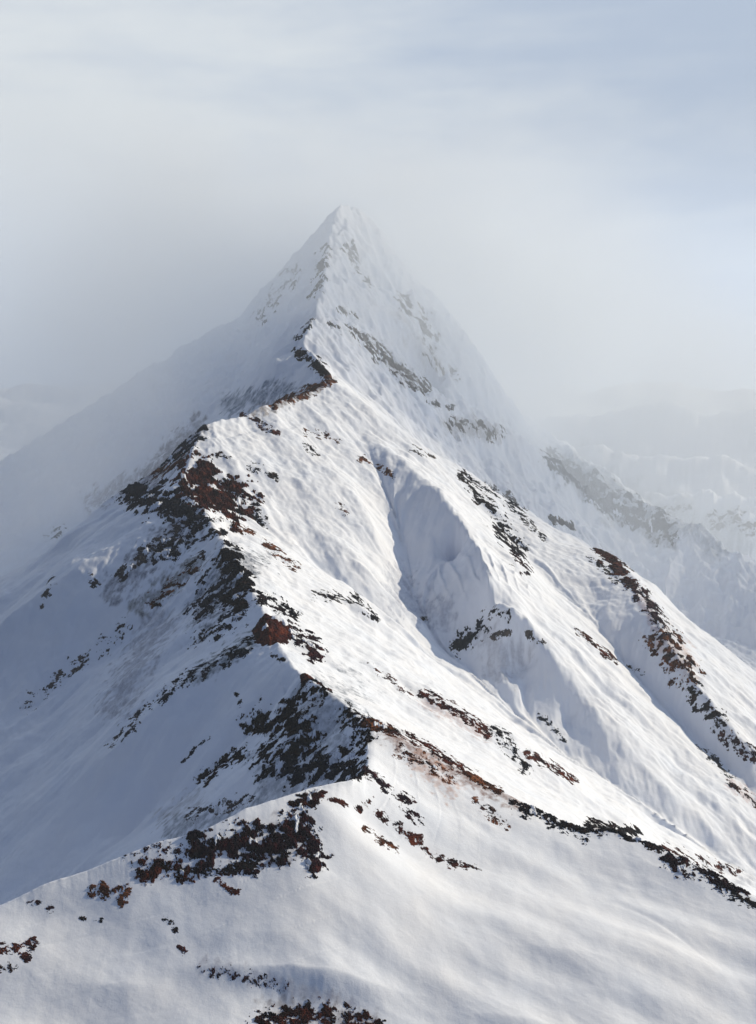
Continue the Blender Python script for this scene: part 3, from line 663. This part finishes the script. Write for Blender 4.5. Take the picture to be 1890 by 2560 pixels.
 ('rock_outcrop', 'small grey rocks on the misty slope above the lit left spur', [(150,1150),(105,1172)], 9, .28, 'grey', 7),
 ('rock_outcrop', 'sparse brown stones on rust tinted snow under the brown spur', [(880,1642),(930,1668),(985,1700)], 15, .30, 'brown', 6),
]
def make_rock(i, name, label, pts, w, cov, mat, fs):
    hs = []
    P = np.array(pts, float)
    for a, b in zip(P[:-1], P[1:]):
        for k in np.linspace(0, 1, 4):
            q = a + (b - a) * k
            for dv in (0, w * 0.7):
                h = hit(*(q + np.array([0, dv])))
                if h is not None: hs.append(h)
    if not hs: return None
    hs = np.array(hs); R = np.hypot(hs[:, 0], hs[:, 1]); Rm = np.median(R)
    ok = np.abs(R / Rm - 1) < 0.22; R = R[ok]; hs = hs[ok]
    T = np.arctan2(hs[:, 0], hs[:, 1]); mw = w / F
    tts = [math.atan(ray(p[0] + q, p[1])[0]) for p in pts for q in (-2.3 * w, 2.3 * w)]; t0 = min(tts); t1 = max(tts)
    r0 = R.min() * (1 - 3.0 * mw) - 3; r1 = R.max() * (1 + 4.0 * mw) + 3
    st = 0.00036 if w < 24 else 0.00044
    nt_ = int((t1 - t0) / st) + 2; nr_ = int((math.log(r1) - math.log(r0)) / (st * 1.3)) + 2
    nt_ = min(nt_, 800); nr_ = min(nr_, 640)
    tt, ll = np.meshgrid(np.linspace(t0, t1, nt_), np.linspace(math.log(r0), math.log(r1), nr_))
    z = terr(tt, ll, VZ); r = np.exp(ll); x = np.sin(tt) * r; y = np.cos(tt) * r
    u, v = project(x, y, z)
    d, par = seg_dist(u, v, pts)
    wl = 0.72 * fs * Rm / F                          # feature size in metres
    warp = fbm(x / (wl * 7) + i, y / (wl * 7), 3) * w * 1.5 + fbm(x / (wl * 2) + i, y / (wl * 2), 3) * w * 0.7
    cov = cov if cov > 1 else min(cov + 0.10, 0.99)
    mask = np.clip((1.55 - (d + warp) / w) / 1.3, 0, 1)
    a, b, _ = grad(x, y)
    # noise drawn along the fall line
    s = a * (x - x.mean()) + b * (y - y.mean()); c = -b * (x - x.mean()) + a * (y - y.mean())
    # lattice of the noise follows the slope, so that pieces are not drawn out where it is steep
    sl = 1 / np.sqrt(1 + grad(x, y)[2] ** 2)
    low = fbm(x / wl * 0.22 + 3 * i, (y + z * 0.5) / wl * 0.22, 3, 0.6)
    midn = 1 - 2 * np.abs(fbm(x / wl * 0.5 + i, (y + z * 0.8) / wl * 0.5, 3, 0.6))
    ang = 0.5 + 0.4 * math.sin(i * 2.3); al_ = x * math.cos(ang) - y * math.sin(ang); ac_ = x * math.sin(ang) + y * math.cos(ang)
    n = 1.0 * low + 0.30 * midn + 0.55 * fbm(al_ / wl * 0.6, ac_ / wl * 1.5 + i, 4, 0.65) + 0.36 * fbm(x / wl * 3.0, (y + z) / wl * 3.0 + i, 2, 0.7)
    srt = np.sort(n[::3, ::3].ravel()); n = np.interp(n, srt, np.linspace(0, 1, len(srt)))
    if cov > 1: n = 0.75 + 0.25 * n * 0.6; mask = np.clip(1.3 - (d + warp * 0.5) / w, 0, 1)
    h = n - (1 - cov * mask)
    crag = 1 - np.abs(fbm(x / wl * 0.45 + 7, y / wl * 0.45 + i, 3))      # sharp ridges
    if cov < 1:
        up = np.clip(h, 0, 1) ** 0.7 * wl * (0.5 + 1.5 * np.clip((w - 8) / 22, 0, 1)) * (0.35 + 0.8 * crag)
        # bedding steps
        stp = wl * 0.55; q = (z + up) / stp + 0.35 * fbm(x / wl * 0.5, y / wl * 0.5, 2); fr = q - np.floor(q)
        up = up + np.minimum(up, stp) * 0.8 * (np.clip((fr - 0.5) * 5, -0.5, 0.5) + 0.5 - fr)
        H = np.where(h > 0, up, h * wl * 1.5)
    else:
        # angular block: the lowest of several tilted planes
        mk = mask > 0.25; Sx = (np.percentile(x[mk], 97) - np.percentile(x[mk], 3)) / 2; Sy = (np.percentile(y[mk], 97) - np.percentile(y[mk], 3)) / 2
        qx = (x - np.median(x[mk])) / Sx; qy = (y - np.median(y[mk])) / Sy; rr_ = np.random.RandomState(i + 40)
        qx = qx + 0.10 * fbm(x / wl, y / wl, 3); qy = qy + 0.10 * fbm(x / wl + 9, y / wl, 3)
        dome = np.full(x.shape, 0.8)
        for k_ in range(9):
            th_ = k_ * 2 * math.pi / 9 + rr_.uniform(-0.3, 0.3); st_ = rr_.uniform(0.5, 1.9); bb = rr_.uniform(0.72, 1.05)
            dome = np.minimum(dome, st_ * (bb - qx * math.cos(th_) - qy * math.sin(th_)))
        dome = np.minimum(dome, 0.62 + 0.25 * qx * math.cos(i) + 0.25 * qy * math.sin(i))
        h = np.where(dome > 0, np.maximum(dome, 0.01), np.clip(dome, -0.3, 0)); crag = crag * 0.35 + 0.6
        dome = np.clip(dome, 0, 1); H = np.where(h > 0, dome * w * Rm / F * 0.8 * (0.25 + 0.85 * crag ** 2) + wl * 0.35 * fbm(x / wl * 1.6, y / wl * 1.6, 4, 0.6), h * wl)
    H = H - 0.02 * wl
    keep = (d < 1.9 * w) if cov < 1 else (d < 1.6 * w)
    if keep.sum() < 6: return None
    jx = fbm(x / wl * 1.3 + 90, y / wl * 1.3, 2) * wl * 0.25 * (h > 0)
    jx = 0
    # origin at the base
    kz = z[keep].min(); ox, oy = x[keep].mean(), y[keep].mean(); oz = float(np.median(z[keep]))
    o = grid_mesh(name, x + jx - ox, y - oy, z + H - oz, keep=keep, mat=MR[mat], smooth=False)
    o.location = (ox, oy, oz)
    o['label'] = label
    o['category'] = {'boulder': 'boulder', 'rock_cliff': 'cliff', 'rock_ledge': 'rock ledge', 'rock_crag': 'crag'}.get(name, 'rock outcrop')
    o['group'] = 'rocks showing through the snow'
    if w >= 14:
        n2 = fbm(x / wl * 0.35 + 50, y / wl * 0.35 + i, 4, 0.55)
        n2 = np.interp(n2, np.sort(n2[::3, ::3].ravel()), np.linspace(0, 1, n2[::3, ::3].size))
        core = (n2 > 0.86) & (mask > 0.35) & (h > -0.1)
        lab = np.where(core, np.arange(core.size).reshape(core.shape) + 1, 0)
        for _ in range(400):                                   # connected pieces
            p = np.pad(lab, 1); q = np.maximum.reduce([lab, p[:-2, 1:-1], p[2:, 1:-1], p[1:-1, :-2], p[1:-1, 2:]])
            q = np.where(core, q, 0)
            if (q == lab).all(): break
            lab = q
        ids, cnt = np.unique(lab[lab > 0], return_counts=True)
        for k in np.argsort(-cnt)[:3]:
            if cnt[k] < 60: continue
            ks = lab == ids[k]
            sh = np.clip((n2 - 0.86) * 8, 0, 0.6) * wl * 0.9 - 0.05 * wl
            top = np.maximum(H, 0) + sh
            c = grid_mesh('snow_patch', x - ox, y - oy, z + top - oz, keep=ks, mat=M_snow, smooth=True); c.parent = o
    return o
nrock = 0
for i, rk in enumerate(ROCKS):
    o = make_rock(i, *rk)
    if o is None: print('rock missing', rk[1])
    else: nrock += len(o.data.polygons)
print('rock faces', nrock)

# ---------------------------------------------------------------- haze and mist
def volume_mat(name, color, density, aniso=0.0):
    m = bpy.data.materials.new(name); m.use_nodes = True; nt = m.node_tree; nt.nodes.clear()
    out = nt.nodes.new('ShaderNodeOutputMaterial'); v = nt.nodes.new('ShaderNodeVolumePrincipled')
    v.inputs['Color'].default_value = (*color, 1); v.inputs['Density'].default_value = density
    v.inputs['Anisotropy'].default_value = aniso
    nt.links.new(v.outputs[0], out.inputs['Volume']); return m, nt, v
def box_obj(name, lo, hi, mat):
    import bmesh
    me = bpy.data.meshes.new(name); bm = bmesh.new(); bmesh.ops.create_cube(bm, size=1.0); bm.to_mesh(me); bm.free()
    for v in me.vertices:
        for k in range(3): v.co[k] = lo[k] if v.co[k] < 0 else hi[k]
    me.materials.append(mat); o = bpy.data.objects.new(name, me); sc.collection.objects.link(o); return o
hm, _, _ = volume_mat('haze_air', (0.90, 0.95, 1.0), 0.00006)
zmin = float(VZ.min()); zmax = float(VZ.max())
hz = box_obj('haze', (-5600, -60, zmin - 1), (5600, 9100, 345), hm)
hz['kind'] = 'stuff'; hz['label'] = 'pale air between the ridge and the far hills'
print('z range', zmin, zmax)

def mist():
    m, nt, v = volume_mat('mist_air', (0.945, 0.975, 1.0), 0.0, 0.0); L = nt.links
    geo = nt.nodes.new('ShaderNodeNewGeometry'); sp = nt.nodes.new('ShaderNodeSeparateXYZ'); L.new(geo.outputs['Position'], sp.inputs[0])
    def mth(op, a, b=0.0):
        q = nt.nodes.new('ShaderNodeMath'); q.operation = op
        for i, x in enumerate((a, b)):
            if isinstance(x, (int, float)): q.inputs[i].default_value = x
            else: L.new(x, q.inputs[i])
        return q.outputs[0]
    def mapr(val, a, b, c=0.0, d=1.0):
        q = nt.nodes.new('ShaderNodeMapRange'); q.interpolation_type = 'SMOOTHSTEP'; L.new(val, q.inputs[0])
        for i, x in enumerate((a, b, c, d)): q.inputs[i + 1].default_value = x
        return q.outputs[0]
    X, Y, Z = sp.outputs
    no = nt.nodes.new('ShaderNodeTexNoise'); no.inputs['Scale'].default_value = 0.0055; no.inputs['Detail'].default_value = 4.0
    L.new(geo.outputs['Position'], no.inputs['Vector'])
    # distance into the mist: it lies behind the middle of the ridge and comes nearer on both sides
    left = mth('MAXIMUM', mth('SUBTRACT', mth('MULTIPLY', X, -1.0), 140.0), 0.0); right = mth('MAXIMUM', mth('SUBTRACT', X, 260.0), 0.0)
    t = mth('ADD', Y, mth('ADD', mth('MULTIPLY', left, 1.6), mth('MULTIPLY', right, 0.15)))
    t = mth('ADD', t, mth('MULTIPLY', mth('SUBTRACT', no.outputs[0], 0.5), 560.0))
    a = mapr(t, 1030.0, 1400.0)
    flank = mth('MAXIMUM', mth('SUBTRACT', mth('ABSOLUTE', mth('ADD', X, 40.0)), 190.0), 0.0)
    top = mapr(mth('ADD', Z, mth('MULTIPLY', flank, 0.75)), 90.0, 350.0, 1.0, 0.06)
    top = mth('MULTIPLY', top, mapr(Z, 200.0, 335.0, 1.0, 0.0))
    back = mapr(Y, 1420.0, 1600.0, 1.0, 0.09)
    clear = mth('SUBTRACT', 1.0, mth('MULTIPLY', mth('MULTIPLY', mapr(X, 110.0, 330.0), mapr(Z, 0.0, -110.0)), mapr(Y, 2200.0, 1500.0, 0.0, 0.52)))
    clear = mth('MULTIPLY', clear, mapr(X, -480.0, -170.0, 0.3, 1.0))
    d = mth('MULTIPLY', mth('MULTIPLY', mth('MULTIPLY', mth('MULTIPLY', a, top), back), clear), 0.0082)
    L.new(d, v.inputs['Density'])
    o = box_obj('mist', (-2600, 700, zmin - 0.5), (2600, 4200, 340), m)
    o['kind'] = 'stuff'; o['label'] = 'white mist hiding the summit and filling the valleys'
mist()
